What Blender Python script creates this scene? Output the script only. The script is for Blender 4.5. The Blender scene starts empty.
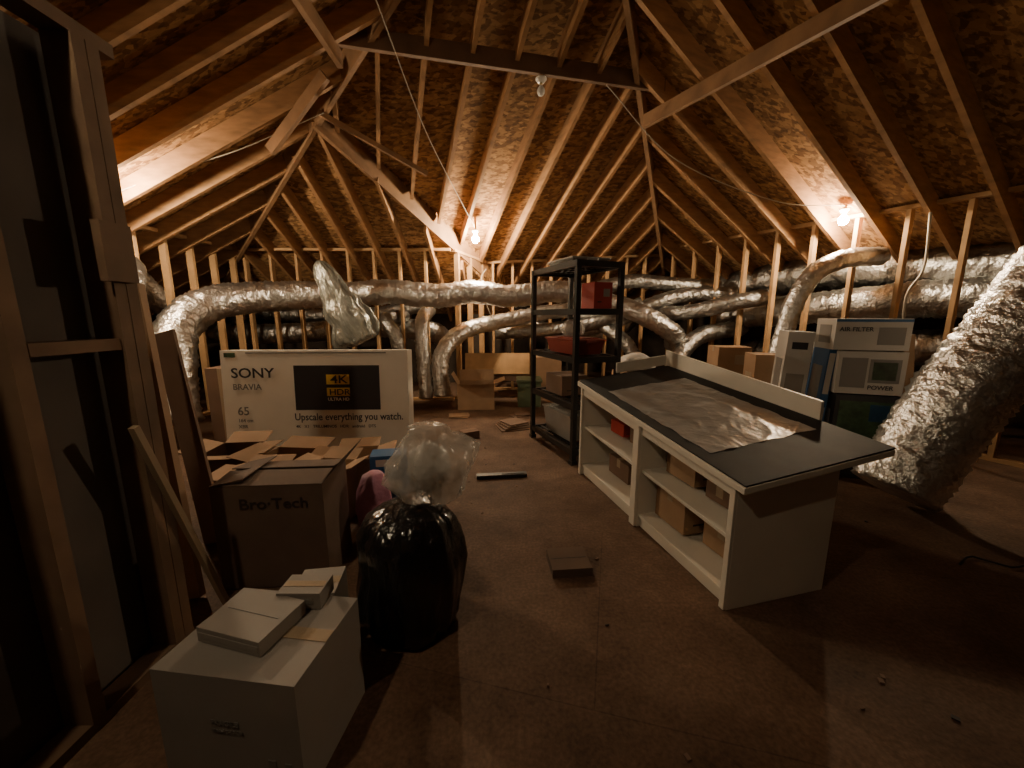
import bpy, math, random
from mathutils import Vector, Matrix, noise
random.seed(7)
scn=bpy.context.scene

# ---------------------------------------------------------------- materials
def mat(name,col,rough=.7,metal=0,var=.25,scale=6,bump=.0,bscale=30,stretch=(1,1,1),alpha=1,emit=0,spec=.5,coat=0,bdet=3):
    m=bpy.data.materials.new(name); m.use_nodes=True
    nt=m.node_tree; b=nt.nodes['Principled BSDF']
    b.inputs['Roughness'].default_value=rough; b.inputs['Metallic'].default_value=metal
    b.inputs['Specular IOR Level'].default_value=spec
    b.inputs['Coat Weight'].default_value=coat
    b.inputs['Alpha'].default_value=alpha
    tc=nt.nodes.new('ShaderNodeTexCoord'); mp=nt.nodes.new('ShaderNodeMapping')
    mp.inputs['Scale'].default_value=stretch
    nt.links.new(tc.outputs['Object'],mp.inputs['Vector'])
    if var>0:
        n=nt.nodes.new('ShaderNodeTexNoise'); n.inputs['Scale'].default_value=scale; n.inputs['Detail'].default_value=5
        nt.links.new(mp.outputs[0],n.inputs['Vector'])
        r=nt.nodes.new('ShaderNodeValToRGB')
        r.color_ramp.elements[0].position=.3; r.color_ramp.elements[1].position=.7
        r.color_ramp.elements[0].color=(*[c*(1-var) for c in col],1)
        r.color_ramp.elements[1].color=(*[min(1,c*(1+var)) for c in col],1)
        nt.links.new(n.outputs['Fac'],r.inputs['Fac']); nt.links.new(r.outputs[0],b.inputs['Base Color'])
    else: b.inputs['Base Color'].default_value=(*col,1)
    if bump>0:
        n2=nt.nodes.new('ShaderNodeTexNoise'); n2.inputs['Scale'].default_value=bscale; n2.inputs['Detail'].default_value=bdet
        nt.links.new(mp.outputs[0],n2.inputs['Vector'])
        bp=nt.nodes.new('ShaderNodeBump'); bp.inputs['Strength'].default_value=bump; bp.inputs['Distance'].default_value=.03
        nt.links.new(n2.outputs['Fac'],bp.inputs['Height']); nt.links.new(bp.outputs[0],b.inputs['Normal'])
    if emit>0:
        b.inputs['Emission Color'].default_value=(1,.77,.50,1); b.inputs['Emission Strength'].default_value=emit
    return m

def osb_mat(name,c1,c2,c3):
    m=bpy.data.materials.new(name); m.use_nodes=True; nt=m.node_tree; b=nt.nodes['Principled BSDF']
    b.inputs['Roughness'].default_value=.8; b.inputs['Specular IOR Level'].default_value=.2
    tc=nt.nodes.new('ShaderNodeTexCoord'); mp=nt.nodes.new('ShaderNodeMapping'); mp.inputs['Scale'].default_value=(1,2.2,1)
    nt.links.new(tc.outputs['Object'],mp.inputs['Vector'])
    v=nt.nodes.new('ShaderNodeTexVoronoi'); v.inputs['Scale'].default_value=15
    nt.links.new(mp.outputs[0],v.inputs['Vector'])
    r=nt.nodes.new('ShaderNodeValToRGB'); r.color_ramp.elements[0].color=(*c1,1); r.color_ramp.elements[1].color=(*c2,1)
    r.color_ramp.elements[0].position=.2; r.color_ramp.elements[1].position=.8
    nt.links.new(v.outputs['Color'],r.inputs['Fac'])
    n=nt.nodes.new('ShaderNodeTexNoise'); n.inputs['Scale'].default_value=12; n.inputs['Detail'].default_value=9
    nt.links.new(mp.outputs[0],n.inputs['Vector'])
    r2=nt.nodes.new('ShaderNodeValToRGB'); r2.color_ramp.elements[0].position=.52; r2.color_ramp.elements[1].position=.64
    r2.color_ramp.elements[1].color=(.8,.8,.8,1)
    nt.links.new(n.outputs['Fac'],r2.inputs['Fac'])
    mx=nt.nodes.new('ShaderNodeMix'); mx.data_type='RGBA'; mx.inputs['B'].default_value=(*c3,1)
    nt.links.new(r2.outputs[0],mx.inputs['Factor']); nt.links.new(r.outputs[0],mx.inputs['A'])
    nt.links.new(mx.outputs['Result'],b.inputs['Base Color'])
    return m

def floor_mat():
    m=bpy.data.materials.new('floor_boards'); m.use_nodes=True; nt=m.node_tree; b=nt.nodes['Principled BSDF']
    b.inputs['Roughness'].default_value=.7; b.inputs['Specular IOR Level'].default_value=.22
    tc=nt.nodes.new('ShaderNodeTexCoord')
    n=nt.nodes.new('ShaderNodeTexNoise'); n.inputs['Scale'].default_value=1.8; n.inputs['Detail'].default_value=11; n.inputs['Roughness'].default_value=.72
    nt.links.new(tc.outputs['Object'],n.inputs['Vector'])
    r=nt.nodes.new('ShaderNodeValToRGB'); r.color_ramp.elements[0].position=.34; r.color_ramp.elements[1].position=.68
    r.color_ramp.elements[0].color=(.082,.046,.029,1); r.color_ramp.elements[1].color=(.215,.132,.088,1)
    nt.links.new(n.outputs['Fac'],r.inputs['Fac'])
    mp=nt.nodes.new('ShaderNodeMapping'); mp.inputs['Rotation'].default_value=(0,0,.25)
    nt.links.new(tc.outputs['Object'],mp.inputs['Vector'])
    br=nt.nodes.new('ShaderNodeTexBrick'); br.inputs['Scale'].default_value=1; br.inputs['Brick Width'].default_value=2.4; br.inputs['Row Height'].default_value=1.2
    br.inputs['Mortar Size'].default_value=.003; br.inputs['Color1'].default_value=(1,1,1,1); br.inputs['Color2'].default_value=(.92,.92,.92,1); br.inputs['Mortar'].default_value=(.72,.72,.72,1)
    nt.links.new(mp.outputs[0],br.inputs['Vector'])
    mx=nt.nodes.new('ShaderNodeMix'); mx.data_type='RGBA'; mx.blend_type='MULTIPLY'; mx.inputs['Factor'].default_value=1
    nt.links.new(r.outputs[0],mx.inputs['A']); nt.links.new(br.outputs['Color'],mx.inputs['B'])
    n3=nt.nodes.new('ShaderNodeTexNoise'); n3.inputs['Scale'].default_value=60; n3.inputs['Detail'].default_value=6
    nt.links.new(tc.outputs['Object'],n3.inputs['Vector'])
    r3=nt.nodes.new('ShaderNodeValToRGB'); r3.color_ramp.elements[0].position=.35; r3.color_ramp.elements[1].position=.65
    r3.color_ramp.elements[0].color=(.66,.66,.66,1)
    nt.links.new(n3.outputs['Fac'],r3.inputs['Fac'])
    mx2=nt.nodes.new('ShaderNodeMix'); mx2.data_type='RGBA'; mx2.blend_type='MULTIPLY'; mx2.inputs['Factor'].default_value=1
    nt.links.new(mx.outputs['Result'],mx2.inputs['A']); nt.links.new(r3.outputs[0],mx2.inputs['B'])
    nt.links.new(mx2.outputs['Result'],b.inputs['Base Color'])
    n2=nt.nodes.new('ShaderNodeTexNoise'); n2.inputs['Scale'].default_value=30; n2.inputs['Detail'].default_value=6
    bp=nt.nodes.new('ShaderNodeBump'); bp.inputs['Strength'].default_value=.3; bp.inputs['Distance'].default_value=.01
    nt.links.new(tc.outputs['Object'],n2.inputs['Vector']); nt.links.new(n2.outputs['Fac'],bp.inputs['Height']); nt.links.new(bp.outputs[0],b.inputs['Normal'])
    return m

M={}
M['osb']=osb_mat('osb_sheathing',(.16,.082,.034),(.42,.24,.105),(.09,.045,.02))
M['rafter']=mat('rafter_wood',(.32,.17,.074),.75,var=.25,scale=5,stretch=(1,1,4))
M['stud']=mat('stud_wood',(.44,.265,.125),.7,var=.2,scale=5)
M['beamwood']=mat('beam_wood',(.24,.13,.062),.75,var=.25,scale=5)
M['darkwood']=mat('dark_wood',(.17,.105,.065),.85,var=.3,scale=4)
M['collar']=mat('collar_wood',(.13,.07,.036),.8,var=.25,scale=4)
M['greywall']=mat('drywall_back',(.13,.112,.10),.9,var=.2,scale=3)
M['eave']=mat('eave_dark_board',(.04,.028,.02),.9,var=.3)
M['floor']=floor_mat()
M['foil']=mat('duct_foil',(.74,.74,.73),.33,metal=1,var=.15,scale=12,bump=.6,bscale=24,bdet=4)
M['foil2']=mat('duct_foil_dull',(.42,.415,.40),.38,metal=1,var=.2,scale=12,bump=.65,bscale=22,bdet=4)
M['plastic_sheet']=mat('plastic_sheet',(.42,.42,.41),.34,metal=.45,var=.12,scale=7,bump=.3,bscale=11,bdet=5)
M['clear']=mat('clear_plastic',(.74,.70,.64),.16,var=.1,alpha=.42,bump=.9,bscale=14,coat=.5)
M['wrap']=mat('dark_wrap_plastic',(.26,.27,.245),.26,metal=.6,var=.4,bump=.9,bscale=10,stretch=(1.6,1.6,.7),bdet=5)
M['bag']=mat('black_bag',(.010,.010,.011),.24,var=.1,bump=.7,bscale=9,coat=.3,stretch=(1.6,1.6,.6))
M['white_box']=mat('white_carton',(.26,.235,.21),.7,var=.08,scale=3)
M['pale_box']=mat('pale_carton',(.48,.46,.43),.6,var=.06,scale=3)
M['tv']=mat('tv_carton',(.88,.84,.75),.5,var=.05,scale=3)
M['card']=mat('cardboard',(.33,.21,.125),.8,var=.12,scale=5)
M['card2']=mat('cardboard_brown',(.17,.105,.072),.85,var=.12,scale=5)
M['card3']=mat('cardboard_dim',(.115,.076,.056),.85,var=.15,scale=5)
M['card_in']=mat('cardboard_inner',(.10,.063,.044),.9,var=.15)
M['tape']=mat('packing_tape',(.33,.25,.17),.35,var=.05)
M['ink']=mat('print_ink',(.03,.03,.035),.5,var=0)
M['inkgrey']=mat('print_grey',(.20,.19,.18),.5,var=0)
M['gold']=mat('print_gold',(.85,.60,.10),.5,var=0)
M['greenink']=mat('print_green',(.045,.09,.045),.5,var=.6,scale=14)
M['brownink']=mat('print_brown',(.03,.02,.018),.6,var=0)
M['cab']=mat('cabinet_white',(.68,.64,.56),.45,var=.05,scale=4)
M['blacktop']=mat('black_mat',(.018,.018,.018),.65,var=.3,scale=10,spec=.3)
M['black']=mat('black_plastic',(.015,.015,.015),.4,var=.1)
M['red']=mat('red_print',(.34,.03,.022),.5,var=.15)
M['redclear']=mat('red_tub',(.26,.055,.045),.3,var=.1)
M['green']=mat('green_bin',(.10,.14,.085),.5,var=.1)
M['blue']=mat('blue_print',(.025,.10,.24),.5,var=.1)
M['pink']=mat('pink_bag',(.45,.20,.30),.6,var=.15,bump=.5,bscale=15)
M['bin']=mat('grey_bin',(.26,.25,.23),.3,var=.1)
M['porcelain']=mat('porcelain',(.75,.73,.68),.3,var=0)
M['wire']=mat('wire_white',(.40,.35,.28),.5,var=0)
M['wireblack']=mat('wire_black',(.02,.02,.02),.5,var=0)
M['brass']=mat('lamp_screw',(.6,.5,.3),.3,metal=1,var=0)
M['frost']=mat('bulb_glass',(.75,.75,.72),.1,var=0)

# ---------------------------------------------------------------- mesh builder
class MB:
    def __init__(s): s.v=[]; s.f=[]; s.mi=[]; s.mats=[]; s.sm=[]
    def mid(s,k):
        if k not in s.mats: s.mats.append(k)
        return s.mats.index(k)
    def add(s,vs,fs,k,smooth=False):
        o=len(s.v); s.v+= [tuple(v) for v in vs]; m=s.mid(k)
        for f in fs: s.f.append([i+o for i in f]); s.mi.append(m); s.sm.append(smooth)
    def box(s,c,d,k,rz=0,rx=0,ry=0):
        R=Matrix.Rotation(rz,3,'Z')@Matrix.Rotation(ry,3,'Y')@Matrix.Rotation(rx,3,'X')
        vs=[Vector(c)+R@Vector((sx*d[0]/2,sy*d[1]/2,sz*d[2]/2)) for sx in(-1,1) for sy in(-1,1) for sz in(-1,1)]
        s.add(vs,[(0,1,3,2),(4,6,7,5),(0,4,5,1),(2,3,7,6),(0,2,6,4),(1,5,7,3)],k)
    def beam(s,p0,p1,w,h,k,up=(0,0,1)):
        p0=Vector(p0);p1=Vector(p1);d=(p1-p0).normalized();up=Vector(up)
        sd=d.cross(up)
        if sd.length<1e-3: sd=d.cross(Vector((0,1,0)))
        sd.normalize(); u=sd.cross(d)
        vs=[p+sd*a*w/2+u*b*h/2 for p in(p0,p1) for a in(-1,1) for b in(-1,1)]
        s.add(vs,[(0,1,3,2),(4,6,7,5),(0,4,5,1),(2,3,7,6),(0,2,6,4),(1,5,7,3)],k)
    def lathe(s,c,prof,k,seg=32,fold=0,nf=7,amp=0,ns=4,sq=1.0,tw=6,caps=True):
        c=Vector(c); vs=[]
        for i,(r,z) in enumerate(prof):
            for j in range(seg):
                a=2*math.pi*j/seg
                q=Vector((math.cos(a)*r,math.sin(a)*r*sq,z))
                rr=1+fold*math.sin(nf*a+z*tw)+fold*.6*math.sin((nf*2+1)*a-z*tw)+amp*noise.noise((q+c)*ns)+amp*.5*noise.noise((q+c)*ns*2.7)
                vs.append(c+Vector((q.x*rr,q.y*rr,z+amp*.3*r*noise.noise((q-c)*ns))))
        fs=[]
        for i in range(len(prof)-1):
            for j in range(seg):
                fs.append((i*seg+j,i*seg+(j+1)%seg,(i+1)*seg+(j+1)%seg,(i+1)*seg+j))
        if caps:
            fs.append(tuple(reversed(range(seg)))); fs.append(tuple((len(prof)-1)*seg+j for j in range(seg)))
        s.add(vs,fs,k,True)
    def tube(s,pts,r,k,seg=10,step=.05,wr=0,r2=None,rib=1.0):
        P=spline(pts,step); n=len(P); vs=[]; up=None
        for i,p in enumerate(P):
            d=(P[min(i+1,n-1)]-P[max(i-1,0)]).normalized()
            if up is None:
                up=Vector((0,0,1)) if abs(d.z)<.9 else Vector((1,0,0))
            sd=d.cross(up).normalized(); up=sd.cross(d)
            rb=r if r2 is None else r+(r2-r)*i/(n-1)
            for j in range(seg):
                a=2*math.pi*j/seg; q=sd*math.cos(a)+up*math.sin(a)
                rr=rb
                if wr:
                    g=p+q*rb
                    rr*=1+wr*rib*(.5 if (i+(1 if noise.noise(q*2+p*.7)>.15 else 0))%2 else -.5)+wr*.9*noise.noise(g*6)+wr*1.6*noise.noise(Vector((g.x*15+p.z*9,g.y*15,g.z*22)))
                vs.append(p+q*rr)
        fs=[(i*seg+j,i*seg+(j+1)%seg,(i+1)*seg+(j+1)%seg,(i+1)*seg+j) for i in range(n-1) for j in range(seg)]
        fs.append(tuple(reversed(range(seg)))); fs.append(tuple((n-1)*seg+j for j in range(seg)))
        s.add(vs,fs,k,True)
    def text(s,body,size,x,y,z,k,rz=0,sx=1):
        cu=bpy.data.curves.new('t','FONT'); cu.body=body; cu.size=size; cu.extrude=.0008; cu.resolution_u=3; cu.offset=size*.012
        ob=bpy.data.objects.new('t',cu); scn.collection.objects.link(ob)
        dg=bpy.context.evaluated_depsgraph_get(); me=bpy.data.meshes.new_from_object(ob.evaluated_get(dg))
        Mx=Matrix.Translation((x,y,z))@Matrix.Rotation(rz,4,'Z')@Matrix.Rotation(math.pi/2,4,'X')@Matrix.Diagonal((sx,1,1,1))
        s.add([Mx@v.co for v in me.vertices],[tuple(p.vertices) for p in me.polygons],k)
        bpy.data.objects.remove(ob); bpy.data.meshes.remove(me)
    def map(s,fn): s.v=[tuple(fn(Vector(v))) for v in s.v]
    def obj(s,name,loc=(0,0,0),rz=0,rx=0,ry=0,bevel=0):
        me=bpy.data.meshes.new(name); me.from_pydata(s.v,[],s.f)
        for k in s.mats: me.materials.append(M[k])
        for p,m,q in zip(me.polygons,s.mi,s.sm): p.material_index=m; p.use_smooth=q
        me.update()
        o=bpy.data.objects.new(name,me); scn.collection.objects.link(o)
        o.location=loc; o.rotation_euler=(rx,ry,rz)
        if bevel:
            b=o.modifiers.new('bev','BEVEL'); b.width=bevel; b.segments=2; b.limit_method='ANGLE'
        return o

def spline(pts,step):
    P=[Vector(p) for p in pts]
    if len(P)==2: 
        n=max(2,int((P[1]-P[0]).length/step)); return [P[0].lerp(P[1],i/n) for i in range(n+1)]
    P=[P[0]*2-P[1]]+P+[P[-1]*2-P[-2]]; out=[]
    for i in range(1,len(P)-2):
        a,b,c,d=P[i-1:i+3]; n=max(2,int((c-b).length/step))
        for k in range(n):
            t=k/n
            out.append(.5*((2*b)+(c-a)*t+(2*a-5*b+4*c-d)*t*t+(3*b-a-3*c+d)*t**3))
    out.append(P[-2]); return out

# ---------------------------------------------------------------- room shell
m=MB(); m.add([(-7,-2.6,0),(10.5,-2.6,0),(10.5,10.6,0),(-7,10.6,0)],[(0,1,2,3)],'floor'); m.obj('floor')

zL=lambda x,y:2.5+.483*(x+4.4)
zB1=lambda x,y:2.5-.5916*(y-6.4)
zB2=lambda x,y:2.62+.1045*(x-2.85)-.4895*(y-7.6)
zR=lambda x,y:2.62-.458*(x-2.85)-.211*(y-7.6)
A=(-2.06,4.49); K=(.379,2.6); V=(-.47,7.3); C=(2.85,7.6)
RF=(1.52,-2.5); LO=(-6.5,8.11); LN=(-6.5,-2.5); CO=(4.05,10.02); VO=(.83,9.6); BO=(.04,8.2); RN=(9.83,-2.5)
polys=[(zL,[K,A,LO,LN,RF],(1,0),.43),
       (zB1,[A,BO,LO],(0,-1),.42),
       (zB2,[A,K,CO,VO],Vector((.34,-.94)).normalized(),.42),
       (zR,[K,RF,RN,CO],Vector((-.458,-.211)).normalized(),.47)]
roof=MB()
for z,p,g,sp in polys:
    roof.add([(x,y,z(x,y)) for x,y in p],[tuple(range(len(p)))],'osb')
roof.add([(*A,zB2(*A)),(*VO,zB2(*VO)),(*BO,zB1(*BO)),(*A,zB1(*A))],[(0,1,2,3)],'osb')
roof.obj('ceiling')

def clip(poly,o,u,w):
    ts=[]
    n=len(poly)
    for i in range(n):
        a=Vector(poly[i]);b=Vector(poly[(i+1)%n])
        da=a.dot(w)-o; db=b.dot(w)-o
        if da*db<0:
            q=a.lerp(b,da/(da-db)); ts.append(q.dot(u))
    return (min(ts),max(ts)) if len(ts)>=2 else None
raf=MB()
for z,p,g,sp in polys:
    u=Vector(g); w=Vector((-u.y,u.x)); os_=[Vector(q).dot(w) for q in p]
    nrm=Vector((-(z(1,0)-z(0,0)),-(z(0,1)-z(0,0)),1)).normalized()
    o=min(os_)+.2
    while o<max(os_):
        c=clip(p,o,u,w)
        if c and c[1]-c[0]>.25:
            a=u*(c[0]+.03)+w*o; b=u*(c[1]-.05)+w*o
            raf.beam(Vector((a.x,a.y,z(a.x,a.y)))-nrm*.1,Vector((b.x,b.y,z(b.x,b.y)))-nrm*.1,.042,.19,'rafter',nrm)
        o+=sp
def P3(z,q,dz=0): return Vector((q[0],q[1],z(*q)+dz))
raf.beam(P3(zL,K,-.13),P3(zL,A,-.13),.045,.24,'beamwood')
raf.beam(P3(zL,A,-.13),P3(zL,LO,-.13),.045,.24,'beamwood')
raf.beam(P3(zR,K,-.13),P3(zR,CO,-.13),.045,.24,'beamwood')
raf.beam(P3(zR,K,-.13),P3(zR,RF,-.13),.045,.24,'beamwood')
raf.beam(P3(zB2,A,-.16),P3(zB2,V,-.22),.05,.26,'beamwood')
raf.obj('ceiling_rafters')

b=MB(); b.beam((-1.57,3.80,3.80),(1.6,4.53,3.80),.045,.16,'collar'); b.obj('collar_tie_beam')
b=MB(); b.beam((1.43,4.60,3.47),(4.8,-2.0,3.3),.045,.13,'beamwood'); b.obj('purlin_beam')
b=MB(); b.beam((-1.5,3.80,3.60),(-1.45,-2.0,3.62),.045,.13,'beamwood'); b.obj('purlin_beam')
b=MB(); b.beam((-1.75,4.05,3.62),(-2.45,4.25,3.05),.045,.11,'beamwood'); b.obj('roof_brace')
b=MB(); b.beam((-1.98,4.35,3.45),(-1.0,4.9,3.05),.04,.05,'beamwood'); b.obj('roof_brace')

def studwall(name,p0,p1,z0,z1,sp=.41,k='stud',off=.1):
    m=MB(); p0=Vector(p0);p1=Vector(p1);L=(p1-p0).length;d=(p1-p0)/L; ang=math.atan2(d.y,d.x)
    def pt(s,z): q=p0+d*s; return Vector((q.x,q.y,z))
    m.beam(pt(0,.02),pt(L,.02),.09,.04,k)
    m.beam(pt(0,z0-.02),pt(L,z1-.02),.09,.04,k)
    s=off
    while s<=L:
        zt=z0+(z1-z0)*s/L-.045
        m.box(pt(s,(.04+zt)/2),(.04,.088,zt-.04),k,rz=ang); s+=sp
    return m.obj(name)
studwall('wall_left',(-4.4,-2.4),(-4.4,6.35),2.46,2.46)
studwall('wall_back',(-4.35,6.4),(-.98,6.4),2.46,2.46)
studwall('wall_back_jog',(-.95,6.46),(-.5,7.26),2.46,2.38,.35)
studwall('wall_back_bay',(-.45,7.3),(2.83,7.62),2.38,2.56,.36)
studwall('wall_right',(2.9,7.55),(7.5,-2.4),2.66,2.42,.46,off=.2)

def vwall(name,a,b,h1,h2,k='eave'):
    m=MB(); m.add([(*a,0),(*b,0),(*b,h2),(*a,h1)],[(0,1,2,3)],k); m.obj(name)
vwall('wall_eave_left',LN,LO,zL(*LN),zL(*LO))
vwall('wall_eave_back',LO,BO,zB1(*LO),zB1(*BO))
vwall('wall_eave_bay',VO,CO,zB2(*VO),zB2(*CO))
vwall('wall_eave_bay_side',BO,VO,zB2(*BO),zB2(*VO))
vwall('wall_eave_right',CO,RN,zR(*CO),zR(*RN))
m=MB(); m.add([(-6.5,-2.5,0),(9.83,-2.5,0),(9.83,-2.5,zR(*RN)),(1.52,-2.5,zR(*RF)),(-6.5,-2.5,zL(*LN))],[(0,1,2,3,4)],'greywall'); m.obj('wall_front')

# near partition on the left: open studs with board behind
m=MB()
m.beam((-1.46,-2.4,.02),(-1.46,1.5,.02),.09,.04,'darkwood')
m.beam((-1.46,-2.4,2.36),(-1.46,1.55,2.32),.09,.045,'darkwood')
for y in (1.47,1.425,1.10,.72,.3,-.2,-.7): m.box((-1.46,y,1.17),(.1,.042,2.26),'darkwood')
m.box((-1.535,-.45,1.15),(.015,3.9,2.3),'greywall')
m.box((-1.40,1.42,1.62),(.03,.11,.2),'darkwood')
m.beam((-1.46,1.13,1.3),(-1.46,1.40,1.3),.085,.04,'darkwood')
m.obj('wall_partition')

m=MB(); m.beam((-1.90,1.98,1.55),(-1.60,1.72,.01),.10,.035,'card',(0,1,0)); m.obj('leaning_board')
m=MB(); m.beam((-2.2,2.45,1.30),(-1.85,2.2,.01),.14,.02,'card2',(0,1,0)); m.obj('leaning_board')
m=MB(); m.beam((-1.385,1.36,1.0),(-1.385,1.66,.016),.024,.024,'tape',(0,1,0)); m.obj('leaning_stick')

# ---------------------------------------------------------------- ducts
def duct(name,pts,r,k='foil',r2=None,wr=.07,rib=.75,step=.028,seg=30):
    m=MB(); m.tube(pts,r,k,seg=seg,step=step,wr=wr,r2=r2,rib=rib); return m.obj(name)
D='flexible_duct'
duct(D,[(1.35,6.1,1.72),(.6,6.08,1.77),(0,6.08,1.71),(-.6,6.06,1.76),(-1.2,6.05,1.70),(-1.8,6.0,1.76),(-2.4,5.95,1.72),(-3.2,5.6,1.68),(-3.7,4.95,1.58),(-3.85,4.5,1.28),(-3.7,4.15,.8),(-3.55,3.95,.3)],.155,r2=.22)
duct(D,[(-4.9,5.6,1.5),(-4.75,4.9,1.95),(-4.15,4.3,1.85),(-4.1,4.05,1.3),(-4.1,3.95,.6)],.15)
duct(D,[(-5.6,6.9,1.1),(-3.9,6.8,1.1),(-2.6,6.8,1.2),(-1.5,6.85,1.15),(-1.3,7.3,1.0)],.17,'foil2')
duct(D,[(-5.0,7.3,1.5),(-3.6,7.2,1.4),(-2.4,7.1,1.45),(-1.6,7.2,1.6)],.12,'foil2')
duct(D,[(-1.42,6.75,1.5),(-1.42,6.2,1.35),(-1.40,6.05,.95),(-1.36,6.0,.12)],.11)
duct(D,[(-1.85,6.75,1.4),(-2.0,6.2,1.35),(-1.8,6.02,1.05),(-1.68,6.0,.15)],.10,'foil2')
duct(D,[(-1.1,6.0,.15),(-1.12,6.05,.75),(-.8,6.3,1.15),(0,6.75,1.35),(1.0,6.95,1.5),(1.9,6.9,1.4)],.13)
duct(D,[(-.3,7.05,1.1),(.6,7.0,1.15),(1.5,6.8,1.3),(2.2,6.6,1.6)],.12,'foil2')
duct(D,[(1.3,6.6,1.7),(1.8,6.35,1.55),(2.2,6.15,1.35),(2.6,6.2,1.1),(2.75,6.6,.95)],.15)
duct(D,[(1.4,7.0,1.85),(2.1,6.95,2.0),(2.7,6.9,1.95),(3.6,6.9,1.9)],.12,'foil2')
duct(D,[(1.5,6.9,1.3),(1.9,6.6,1.0),(2.1,6.5,.7)],.11,'foil2')
duct(D,[(1.2,7.15,1.1),(1.8,6.9,1.3),(2.4,6.75,1.6),(3.0,6.7,1.75),(3.7,6.5,1.75)],.12,'foil2')
duct(D,[(2.1,7.2,1.55),(2.8,6.6,1.45),(3.4,6.1,1.6),(3.9,5.9,1.7)],.12,'foil2')
duct(D,[(2.5,6.0,.5),(2.7,6.1,.85),(3.1,6.3,1.1),(3.9,6.6,1.2)],.13,'foil2')
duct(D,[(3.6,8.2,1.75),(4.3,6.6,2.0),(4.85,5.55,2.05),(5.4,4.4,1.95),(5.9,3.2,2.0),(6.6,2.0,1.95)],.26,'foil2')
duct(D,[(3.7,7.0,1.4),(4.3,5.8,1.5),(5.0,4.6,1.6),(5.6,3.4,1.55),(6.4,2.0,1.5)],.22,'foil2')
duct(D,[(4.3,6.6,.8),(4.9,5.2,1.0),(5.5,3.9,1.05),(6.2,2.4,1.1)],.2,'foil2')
duct(D,[(2.6,8.2,1.5),(2.2,8.1,1.1),(1.2,8.0,1.0),(.2,8.1,1.3)],.15,'foil2')
duct(D,[(3.22,4.75,.15),(3.25,4.72,.8),(3.36,4.7,1.5),(3.52,4.68,1.86),(3.75,4.66,2.02),(4.05,4.7,2.08),(4.5,4.9,2.12)],.105)
# large one that comes down to the floor on the right
duct(D,[(2.72,2.58,.17),(2.88,2.60,.45),(3.08,2.60,.85),(3.34,2.56,1.3),(3.60,2.5,1.8),(3.98,2.4,2.35)],.245,r2=.275,wr=.045,rib=1.1,step=.026,seg=52)

# draped plastic wrapped thing near the trunk duct
m=MB(); pr=[(.05,-.02),(.26,0),(.31,.06),(.315,.14),(.30,.24),(.275,.34),(.25,.45),(.235,.55),(.205,.66),(.185,.76),(.155,.87),(.135,.97),(.11,1.05),(.08,1.12),(.03,1.16)]
m.lathe((0,0,0),pr,'wrap',seg=96,fold=.06,nf=6,amp=.32,ns=5,sq=.55,tw=2)
m.obj('plastic_wrapped_bundle',(-2.02,5.2,1.06),ry=-.45)
m=MB(); m.box((0,0,.47),(.5,.3,.94),'card2'); m.box((0,-.155,.8),(.3,.004,.08),'tape'); m.obj('cardboard_box',(-1.98,5.25,0))

# ---------------------------------------------------------------- TV carton
m=MB(); W,H,Dp=1.86,1.06,.2
m.box((W/2,Dp/2,H/2),(W,Dp,H),'tv')
m.box((W*.615,-.001,H*.64),(W*.46,.003,H*.43),'ink')
m.box((W*.62,-.003,H*.72),(.23,.003,.10),'gold')
m.box((W*.62,-.003,H*.60),(.23,.003,.085),'gold')
m.text('4K',.115,W*.58,-.006,H*.685,'ink',sx=1.3); m.text('HDR',.085,W*.57,-.006,H*.572,'ink',sx=1.2)
m.text('ULTRA HD',.045,W*.561,-.004,H*.515,'tv')
m.text('SONY',.14,W*.05,-.003,H*.74,'ink',sx=1.15); m.text('BRAVIA',.085,W*.055,-.003,H*.625,'inkgrey')
m.text('Upscale everything you watch.',.104,W*.375,-.003,H*.325,'ink',sx=.86)
m.text('4K   X1   TRILUMINOS   HDR   android   DTS',.042,W*.38,-.003,H*.25,'ink',sx=1.0)
m.text('65',.12,W*.07,-.003,H*.38,'inkgrey'); m.text('164 cm',.05,W*.07,-.003,H*.31,'inkgrey'); m.text('XBR',.05,W*.07,-.003,H*.25,'inkgrey')
m.box((W*.05,-.001,H*.955),(.11,.003,.045),'greenink')
m.box((W*.51,-.001,H*.975),(W*.75,.003,.012),'inkgrey')
m.obj('tv_box',(-2.92,3.78,.005),rz=.03,rx=-.06,bevel=.006)
m=MB(); m.box((0,0,.42),(.3,.3,.84),'card2'); m.box((0,-.152,.42),(.05,.004,.84),'tape'); m.obj('cardboard_box',(-3.2,4.3,0),rz=.1,bevel=.004)

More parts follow.
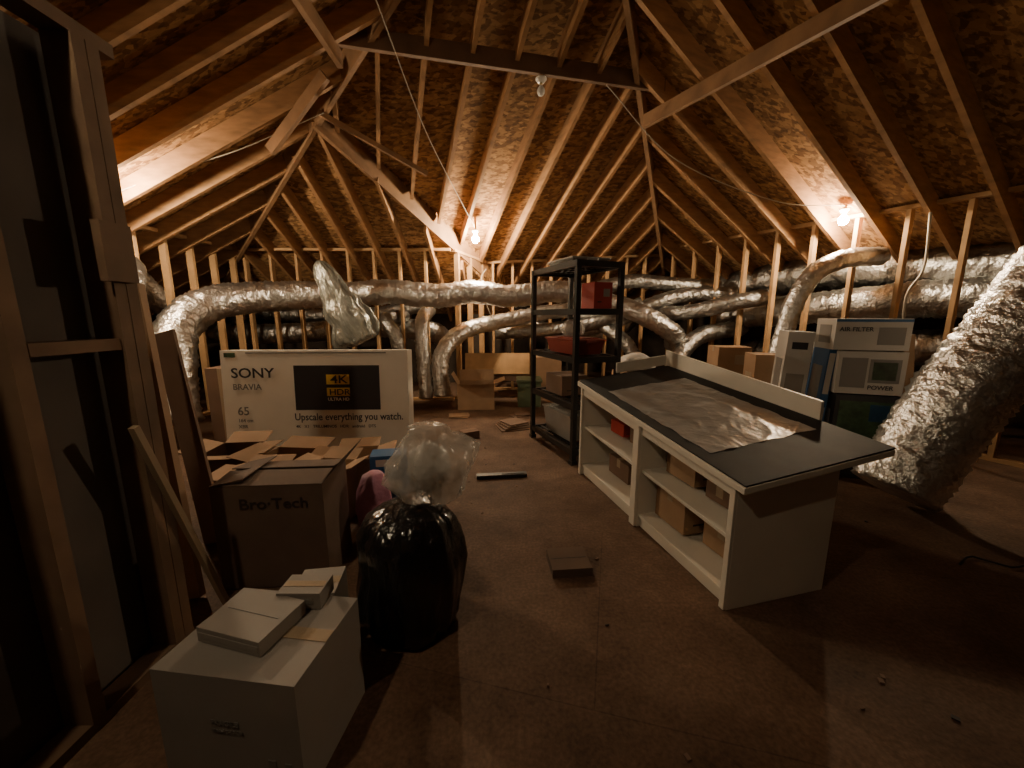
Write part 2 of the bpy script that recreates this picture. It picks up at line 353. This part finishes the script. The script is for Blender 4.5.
# ---------------------------------------------------------------- cartons
def carton(name,loc,d,rz=0,k='card',label=None,tape=True,z0=0):
    m=MB(); x,y,z=d
    m.box((0,0,z/2),d,k)
    m.box((0,0,z+.0008),(x*.98,.004,.0016),'card_in')
    if tape:
        m.box((0,0,z+.0012),(x*.99,.05,.0016),'tape'); m.box((0,0,z-.03),(x+.003,.05,.07),'tape')
    if label:
        m.box((x*.18,-y/2-.001,z*.6),(x*.35,.002,z*.3),label)
    m.box((-x*.2,-y/2-.001,z*.25),(x*.22,.002,z*.05),'brownink')
    return m.obj(name,(loc[0],loc[1],z0+.001),rz=rz,bevel=.003)
def open_carton(name,loc,d,rz=0,k='card',fl=(50,-40,30,60),z0=0,txt=None,kf=None):
    m=MB(); x,y,z=d; t=.006; kf=kf or k
    m.box((0,0,t/2),(x,y,t),k)
    m.box((0,-y/2+t/2,z/2),(x,t,z),k); m.box((0,y/2-t/2,z/2),(x,t,z),k)
    m.box((-x/2+t/2,0,z/2),(t,y-2*t,z),k); m.box((x/2-t/2,0,z/2),(t,y-2*t,z),k)
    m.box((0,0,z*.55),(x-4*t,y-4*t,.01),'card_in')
    h=min(x,y)*.48
    for i,(cx,cy,ax,ay,L) in enumerate([(0,-y/2,0,-1,x),(0,y/2,0,1,x),(-x/2,0,-1,0,y),(x/2,0,1,0,y)]):
        a=math.radians(fl[i]); dx=math.cos(a)*h; dz=math.sin(a)*h
        px,py=-ay,ax
        vs=[]
        for s in(-1,1):
            for q in(0,1):
                for tt in (0,.005):
                    vs.append((cx+px*s*L*.49+ax*dx*q,cy+py*s*L*.49+ay*dx*q,z+dz*q-tt))
        m.add(vs,[(0,2,6,4),(1,5,7,3),(0,4,5,1),(2,3,7,6),(0,1,3,2),(4,6,7,5)],kf)
    if txt: m.text(txt,d[0]*.15,-x*.26,-y/2-.003,z*.78,'brownink',sx=1.1)
    return m.obj(name,(loc[0],loc[1],z0+.001),rz=rz)

# foreground lower left
m=MB(); m.box((0,0,.2),(.45,.34,.40),'white_box'); m.box((0,0,.4005),(.44,.004,.002),'inkgrey')
m.box((0,0,.401),(.45,.045,.002),'tape')
m.text('FRAGILE',.024,-.05,-.173,.24,'inkgrey'); m.text('Model 2-10 1/4',.016,-.05,-.173,.215,'inkgrey'); 
m.box((.13,-.171,.12),(.025,.002,.035),'inkgrey'); m.box((.18,-.171,.12),(.02,.002,.025),'inkgrey')
m.obj('white_carton',(-.80,1.09,0),rz=-.12,bevel=.004)
m=MB(); m.box((0,0,.025),(.24,.18,.05),'white_box'); m.box((0,-.091,.025),(.23,.002,.02),'white_box'); m.box((.0,0,.0505),(.2,.003,.002),'inkgrey'); m.obj('flat_white_box',(-.84,1.10,.403),rz=-.25,bevel=.003)
m=MB(); m.box((0,0,.03),(.15,.10,.06),'white_box'); m.box((0,-.051,.03),(.1,.002,.02),'inkgrey'); m.box((0,0,.0605),(.14,.03,.002),'tape'); m.obj('flat_white_box',(-.735,1.225,.403),rz=.0,bevel=.003)
m=MB(); m.box((0,0,.16),(.17,.17,.32),'white_box'); m.box((0,-.086,.24),(.12,.002,.06),'inkgrey'); m.box((0,0,.321),(.17,.04,.002),'tape'); m.obj('white_carton',(-.80,1.43,0),rz=.15,bevel=.004)
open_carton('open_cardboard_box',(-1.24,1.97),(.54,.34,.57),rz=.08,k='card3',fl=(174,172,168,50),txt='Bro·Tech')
# pile behind
open_carton('open_cardboard_box',(-1.80,2.95),(.42,.36,.30),rz=-.1,k='card',fl=(10,15,12,5))
open_carton('open_cardboard_box',(-1.28,3.0),(.34,.32,.30),rz=.2,k='card',fl=(20,12,12,15))
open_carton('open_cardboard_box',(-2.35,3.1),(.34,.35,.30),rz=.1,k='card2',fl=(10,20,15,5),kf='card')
open_carton('open_cardboard_box',(-1.72,2.46),(.3,.26,.36),rz=.1,k='card2',fl=(5,15,8,10),kf='card')
open_carton('open_cardboard_box',(-1.25,2.50),(.26,.24,.40),rz=-.15,k='card',fl=(10,25,15,20),kf='card')
m=MB(); m.box((0,0,.17),(.24,.2,.34),'blue'); m.box((0,-.101,.24),(.2,.002,.07),'pale_box'); m.box((0,0,.341),(.23,.004,.002),'pale_box'); m.obj('blue_product_box',(-.88,2.62,.0),rz=.1,bevel=.003)
m=MB(); m.box((0,0,.05),(.24,.16,.10),'blue'); m.box((0,-.081,.05),(.16,.002,.05),'pale_box'); m.obj('blue_product_box',(-.88,2.62,.345),rz=.2,bevel=.003)
carton('cardboard_box',(-.72,3.02),(.30,.26,.30),rz=.1,k='card2')
m=MB(); m.lathe((0,0,0),[(.05,0),(.085,.01),(.1,.12),(.10,.26),(.09,.38),(.06,.46),(.03,.48)],'pink',seg=32,fold=.06,nf=5,amp=.3); m.obj('pink_bag',(-.83,2.19,0))

# garbage bag + clear bag
prof=[(.06,0),(.18,.004),(.212,.03),(.225,.1),(.228,.2),(.228,.3),(.225,.38),(.212,.46),(.18,.52),(.13,.56),(.07,.585),(.03,.59)]
m=MB(); m.lathe((0,0,0),prof,'bag',seg=90,fold=.024,nf=9,amp=.13,ns=5,tw=2)
m.obj('garbage_bag',(-.46,1.60,0))
m=MB(); m.lathe((0,0,0),[(.03,0),(.09,.01),(.15,.05),(.175,.12),(.18,.19),(.16,.25),(.125,.30),(.085,.325),(.09,.345),(.06,.36),(.02,.365)],'clear',seg=64,fold=.05,nf=8,amp=.45,ns=6)
m.lathe((-.02,0,.05),[(.02,0),(.08,.03),(.10,.1),(.07,.19),(.02,.22)],'pale_box',seg=24,amp=.3)
m.lathe((.04,-.04,.1),[(.02,0),(.04,.02),(.045,.08),(.03,.12),(.01,.13)],'pale_box',seg=20,amp=.2)
m.obj('clear_plastic_bag',(-.355,1.65,.57))

# small floor items
m=MB(); m.box((0,0,.025),(.22,.2,.05),'card_in'); m.box((0,0,.0505),(.2,.004,.002),'brownink'); m.obj('small_flat_box',(.32,1.98,0),rz=.1,bevel=.003)
m=MB(); m.box((0,0,.02),(.44,.06,.03),'black'); m.box((.1,0,.037),(.2,.03,.006),'black'); m.obj('black_bracket',(-.09,3.2,0),rz=.12)
m=MB()
for i in range(4): m.box((.01*i,.008*i,.008+.02*i),(.36-.03*i,.34-.02*i,.012),'card2',rz=.1*i)
m.obj('flattened_cardboard',(.0,4.75,0),rz=.3)
m=MB()
for i in range(2): m.box((0,0,.006+.013*i),(.28,.2,.01),'card',rz=.2*i)
m.obj('flattened_cardboard',(-.75,5.3,0))
m=MB(); m.box((0,0,.006),(.3,.18,.01),'card2',rz=.5); m.box((.02,0,.019),(.2,.14,.012),'card2',rz=.2); m.obj('flattened_cardboard',(.12,5.35,0))
carton('cardboard_box',(-.5,4.35),(.2,.14,.08),rz=.5,k='card2',tape=False)
m=MB()
for i in range(50):
    x=random.uniform(-.6,2.6); y=random.uniform(.9,5.2)
    if 0.5<x<2.2 and 1.5<y<4.6: continue
    if x<-.1 and y<2.1: continue
    a=random.uniform(.008,.022); m.box((x,y,.004),(a,a*random.uniform(.3,1),.006),random.choice(['card2','card2','brownink']),rz=random.uniform(0,3))
m.obj('floor_debris')
open_carton('open_cardboard_box',(-.55,5.85),(.55,.36,.40),rz=.05,k='card',fl=(10,70,60,20))
m=MB(); m.box((0,0,.4),(1.1,.025,.36),'stud',rx=-.25); m.box((0,.0,.16),(1.1,.03,.12),'card2',rx=-.25); m.obj('plywood_offcut',(-.25,6.55,.2))
m=MB(); m.box((0,0,.2),(.36,.4,.4),'green'); m.box((0,0,.41),(.4,.44,.04),'green'); m.box((0,-.225,.34),(.12,.02,.04),'green'); m.obj('storage_bin',(.27,6.05,0),bevel=.01)
carton('cardboard_box',(.60,6.6),(.45,.3,.72),k='card',rz=.1)
m=MB(); m.tube([(2.55,1.98,.01),(2.7,2.05,.012),(2.8,1.95,.012),(3.0,2.0,.012)],.006,'wireblack'); m.obj('cable')

# ---------------------------------------------------------------- black shelving unit
m=MB(); SW,SL,SH=.46,.92,1.88
for x in (0,SW):
    for y in (0,SL):
        m.box((x,y,SH/2),(.045,.045,SH),'black')
        m.box((x,y,.02),(.06,.06,.04),'black')
lev=[.12,.56,1.0,1.44,1.86]
for z in lev:
    m.box((SW/2,0,z),(SW+.05,.04,.055),'black'); m.box((SW/2,SL,z),(SW+.05,.04,.055),'black')
    m.box((0,SL/2,z),(.04,SL,.055),'black'); m.box((SW,SL/2,z),(.04,SL,.055),'black')
    for i in range(7): m.box((SW*(i+.5)/7,SL/2,z+.01),(.035,SL,.012),'black')
    for i in range(6): m.box((SW/2,SL*(i+.5)/6,z),(SW,.03,.012),'black')
sh=m.obj('shelving_unit',(.58,3.50,0),rz=.375)
def onshelf(x,y): 
    c,s=math.cos(.375),math.sin(.375); return (.58+c*x-s*y,3.50+s*x+c*y)
def sb(name,x,y,d,z,k,lab=None):
    px,py=onshelf(x,y); carton(name,(px,py),d,rz=.375,k=k,label=lab,tape=False,z0=z+.030)
sb('red_product_box',.32,.18,(.2,.22,.24),1.44,'red','white_box')
sb('cardboard_box',.22,.55,(.3,.36,.20),.56,'card2')
def tub(name,x,y,z,k,d=(.36,.5,.2),rz=.375):
    m=MB(); a,b,h=d
    m.add([(-a/2*.85,-b/2*.85,0),(a/2*.85,-b/2*.85,0),(a/2*.85,b/2*.85,0),(-a/2*.85,b/2*.85,0),(-a/2,-b/2,h),(a/2,-b/2,h),(a/2,b/2,h),(-a/2,b/2,h)],
      [(3,2,1,0),(0,1,5,4),(1,2,6,5),(2,3,7,6),(3,0,4,7),(4,5,6,7)],k)
    m.box((0,0,h+.01),(a+.02,b+.02,.02),k); m.box((0,0,h+.025),(a*.8,b*.8,.01),k); m.box((0,-b/2-.01,h),(a*.3,.02,.03),k)
    return m.obj(name,(x,y,z),rz=rz,bevel=.006)
px,py=onshelf(.23,.42); tub('storage_tub',px,py,1.03,'redclear',(.34,.6,.13))
px,py=onshelf(.23,.4); tub('storage_tub',px,py,1.892,'bin',(.4,.5,.03))
px,py=onshelf(.23,.45); tub('storage_tub',px,py,.152,'bin',(.36,.6,.26))
m=MB(); m.lathe((0,0,0),[(.05,0),(.10,.01),(.13,.07),(.11,.13),(.04,.17)],'clear',seg=30,amp=.5,fold=.05); px,py=onshelf(.2,.42) ; m.obj('plastic_bag',(px,py,1.20))

# ---------------------------------------------------------------- workbench cabinet
O=Vector((1.03,1.64)); E1=Vector((-.245,.9695)); E2=Vector((.9695,.245)); LL=1.7; HT=.66
def isl(v):
    q=O+E1*v.x+E2*v.y
    z=v.z*(1+.26*v.x/LL)
    if v.z>HT-.09: z+=.10*max(0,v.y)/.85
    return Vector((q.x,q.y,z))
m=MB(); t=.02; dp=.60
for a,b in ((0,.80),(.82,1.70)):
    for s_ in (a+t/2,b-t/2): m.box((s_,dp/2,(HT-.03)/2),(t,dp,HT-.03),'cab')
    m.box(((a+b)/2,dp/2,.07),(b-a-2*t,dp-.02,t),'cab')
    m.box(((a+b)/2,dp/2,.35),(b-a-2*t,dp-.04,t),'cab')
    m.box(((a+b)/2,dp-.01,(HT-.03)/2),(b-a-2*t,.012,HT-.06),'cab')
    m.box(((a+b)/2,.01,HT-.06),(b-a-2*t,.02,.05),'cab')
    m.box(((a+b)/2,.03,.03),(b-a-2*t,.015,.055),'cab')
m.box((.81,-.012,HT/2-.01),(.06,.02,HT-.03),'cab'); m.box((.015,-.008,HT/2-.01),(.03,.016,HT-.03),'cab'); m.box((1.685,-.008,HT/2-.01),(.03,.016,HT-.03),'cab')
m.box((.84,.41,HT-.012),(1.80,.88,.030),'cab')
m.box((.84,.42,HT+.008),(1.79,.88,.008),'blacktop')
m.box((1.05,.87,HT+.055),(1.45,.02,.12),'cab')
m.box((1.76,.6,HT+.05),(.02,.5,.07),'cab')
m.map(isl); m.obj('workbench_cabinet',bevel=.002)
# crinkled plastic sheet lying on top
m=MB(); nx,ny=130,90; vs=[]
def ridge(v): return max(0,1-abs(noise.noise(v))*6)
for i in range(nx):
    for j in range(ny):
        s_=.24+1.10*i/(nx-1); tt=.05+.68*j/(ny-1); u_,w_=s_,tt
        s_+= .015*noise.noise(Vector((j*.075,3,1))); tt+=.015*noise.noise(Vector((i*.07,7,2)))
        h=.004*ridge(Vector((u_*2+w_*2,w_*2.4,0)))+.003*ridge(Vector((u_*4,w_*5-u_*4,3)))+.0015*ridge(Vector((u_*11+w_*8,w_*12,9)))
        vs.append((s_,tt,HT+.0145+h))
m.add(vs,[(i*ny+j,i*ny+j+1,(i+1)*ny+j+1,(i+1)*ny+j) for i in range(nx-1) for j in range(ny-1)],'plastic_sheet',True)
m.map(isl); m.obj('plastic_sheet')
def inC(name,s,tt,d,z,k,lab=None,rz=0):
    q=O+E1*s+E2*tt; zz=z*(1+.26*s/LL)+.006
    carton(name,(q.x,q.y),d,rz=math.atan2(E2.y,E2.x)+rz,k=k,label=lab,tape=k.startswith('card'),z0=zz)
inC('cardboard_box',.58,.3,(.3,.26,.18),.37,'card')
inC('cardboard_box',.28,.3,(.26,.2,.10),.37,'card2')
inC('cardboard_box',.60,.28,(.34,.28,.22),.09,'card')
inC('cardboard_box',.25,.32,(.28,.26,.16),.09,'card')
inC('red_product_box',1.35,.22,(.14,.2,.1),.38,'red','white_box')
inC('cardboard_box',1.08,.28,(.22,.22,.14),.38,'card2')
inC('cardboard_box',1.3,.28,(.26,.3,.15),.09,'card2')

# ---------------------------------------------------------------- boxes against right wall
def pbox(name,loc,d,k,rz,parts,txt=None,rx=0,ry=0):
    m=MB(); m.box((0,0,d[2]/2),d,k)
    for (fx,fz,w,h,kk) in parts:
        m.box((fx*d[0],-d[1]/2-.001,fz*d[2]),(w*d[0],.003,h*d[2]),kk)
    m.box((-d[0]/2-.001,0,d[2]*.5),(.003,d[1]*.6,d[2]*.6),'inkgrey' if k!='card' else 'tape')
    m.box((0,0,d[2]+.001),(d[0]*.98,.004,.002),'inkgrey')
    if txt: m.text(txt[0],txt[1],txt[2]*d[0],-d[1]/2-.004,txt[3]*d[2],txt[4])
    return m.obj(name,loc,rz=rz,rx=rx,ry=ry,bevel=.004)
pbox('product_box',(2.58,3.60,.005),(.20,.3,1.26),'pale_box',-.35,[(0,.45,.7,.5,'white_box'),(0,.9,.6,.05,'ink')],ry=.04)
pbox('product_box',(2.78,3.50,.005),(.06,.35,1.20),'blue',-.35,[(0,.75,.7,.3,'pale_box'),(0,.4,.6,.2,'pale_box')],ry=.05)
pbox('product_box',(3.06,3.34,.0),(.44,.36,.74),'ink',-.35,[(0,.6,.86,.66,'greenink'),(.2,.8,.3,.2,'blue')])
pbox('product_box',(3.05,3.34,.75),(.46,.34,.36),'pale_box',-.35,[(-.25,.5,.38,.7,'inkgrey'),(.2,.55,.45,.55,'inkgrey'),(.2,.55,.35,.42,'greenink')],('POWER',.05,-.02,.12,'ink'))
pbox('product_box',(3.02,3.36,1.12),(.52,.34,.26),'pale_box',-.28,[(0,.94,1,.08,'blue'),(.25,.45,.35,.55,'inkgrey')],('AIR FILTER',.05,-.45,.6,'ink'))
pbox('product_box',(3.42,3.3,.01),(.07,.45,1.25),'card',-.3,[],ry=-.12)
pbox('product_box',(2.74,4.15,.0),(.3,.3,1.0),'card',-.2,[(0,.5,.5,.1,'tape')])
carton('cardboard_box',(2.85,5.05),(.46,.4,.6),rz=-.2,k='card')
carton('cardboard_box',(2.85,5.05),(.40,.34,.40),rz=-.1,k='card',z0=.61,label='tape')
carton('cardboard_box',(1.62,4.95),(.5,.4,.7),rz=.2,k='card')
m=MB(); m.lathe((0,0,0),[(.05,0),(.2,.01),(.24,.08),(.2,.17),(.08,.22),(.03,.23)],'pale_box',seg=30,amp=.5,fold=.05); m.obj('white_sack',(1.62,4.92,.71))
tub('storage_tub',1.0,5.5,0,'redclear',(.5,.4,.35))
carton('cardboard_box',(2.25,5.25),(.4,.34,.5),rz=.15,k='card2')

# ---------------------------------------------------------------- lamps
M['bulb_on']=mat('bulb_lit',(1,1,1),.3,var=0,emit=1900)
M['bulb_right']=mat('bulb_lit_right',(1,1,1),.3,var=0,emit=1400)
M['bulb_dim']=mat('bulb_lit_soft',(1,1,1),.3,var=0,emit=1080)
M['shade']=mat('added_shade_metal',(.6,.6,.58),.4,metal=.6,var=0)  # lamp shade added out of view to shape the front light
prof_b=[(.008,-.045),(.025,-.038),(.036,-.022),(.04,0),(.034,.02),(.02,.038),(.014,.05)]
def bulb(name,loc,k,anchor,s=1.0):
    m=MB(); x,y,z=loc
    m.lathe((0,0,0),[(r*s,(zz-.05)*s+.05) for r,zz in prof_b],k,seg=20)
    m.lathe((0,0,.05),[(.014,0),(.015,.02)],'brass',seg=16)
    m.lathe((0,0,.07),[(.03,0),(.045,.02),(.055,.03),(.055,.04)],'porcelain',seg=24)
    m.beam((0,0,.11),(anchor[0]-x,anchor[1]-y,anchor[2]-z),.03,.03,'stud')
    m.obj(name,loc)
bulb('light_bulb',(-.56,6.2,2.58),'bulb_on',(-.56,6.2,2.9),1.3)
bulb('light_bulb',(3.90,4.80,2.53),'bulb_right',(3.90,4.80,2.70),1.3)
bulb('light_bulb',(-3.75,3.8,2.58),'bulb_right',(-3.75,3.8,2.8),1.3)
bulb('light_bulb',(.285,4.23,3.58),'frost',(.285,4.23,3.74))
# unseen lamp near the camera; shade added to keep its light off the roof
m=MB(); m.lathe((0,0,0),prof_b,'bulb_dim',seg=20)
m.lathe((0,0,0),[(.135,-.13),(.11,-.09),(.075,-.03),(.05,.03),(.035,.07),(.03,.12)],'shade',seg=32,caps=False)
m.lathe((0,0,.05),[(.014,0),(.028,.03),(.03,.08)],'porcelain',seg=20)
aim=Vector((-.75,3.8,.5))-Vector((-1.3,.0,3.3))
o=m.obj('unseen_shaded_lamp',(-1.3,.0,3.3)); o.rotation_mode='QUATERNION'; o.rotation_quaternion=aim.to_track_quat('-Z','Y')
m=MB(); m.tube([(-1.33,-.12,3.42),(-1.40,-.14,3.46),(-1.44,-.05,3.54)],.008,'wireblack'); m.obj('lamp_cord')  # cord for the unseen front lamp

m=MB(); m.tube([(-1.0,3.2,3.7),(-.9,4.4,3.3),(-.7,5.6,2.95),(-.56,6.15,2.72)],.005,'wire'); m.obj('electrical_wire')
m=MB(); m.tube([(-.45,6.9,2.2),(-.5,6.5,2.0),(-.42,6.45,1.6),(-.3,6.5,1.3)],.006,'wire'); m.obj('electrical_wire')
m=MB(); m.tube([(4.3,4.2,2.45),(4.28,4.15,1.9),(4.1,4.1,1.6),(4.15,4.1,1.1)],.012,'wire'); m.obj('electrical_wire')
m=MB(); m.tube([(.95,4.35,3.7),(1.8,4.6,3.1),(3.0,4.7,2.7),(3.85,4.75,2.66)],.005,'wire'); m.obj('electrical_wire')
m=MB(); m.tube([(-3.9,4.1,2.62),(-3.4,4.2,2.85),(-2.7,4.2,3.05),(-1.9,4.3,3.42)],.005,'wire'); m.obj('electrical_wire')

# ---------------------------------------------------------------- world + camera
w=bpy.data.worlds.new('w'); scn.world=w; w.use_nodes=True
w.node_tree.nodes['Background'].inputs[0].default_value=(.5,.4,.3,1); w.node_tree.nodes['Background'].inputs[1].default_value=.01
cam=bpy.data.cameras.new('cam'); cam.sensor_width=36; cam.lens=36*385/1024; cam.clip_start=.05
co=bpy.data.objects.new('camera',cam); scn.collection.objects.link(co)
co.location=(0,0,1.4); co.rotation_euler=(math.radians(80),0,0); scn.camera=co
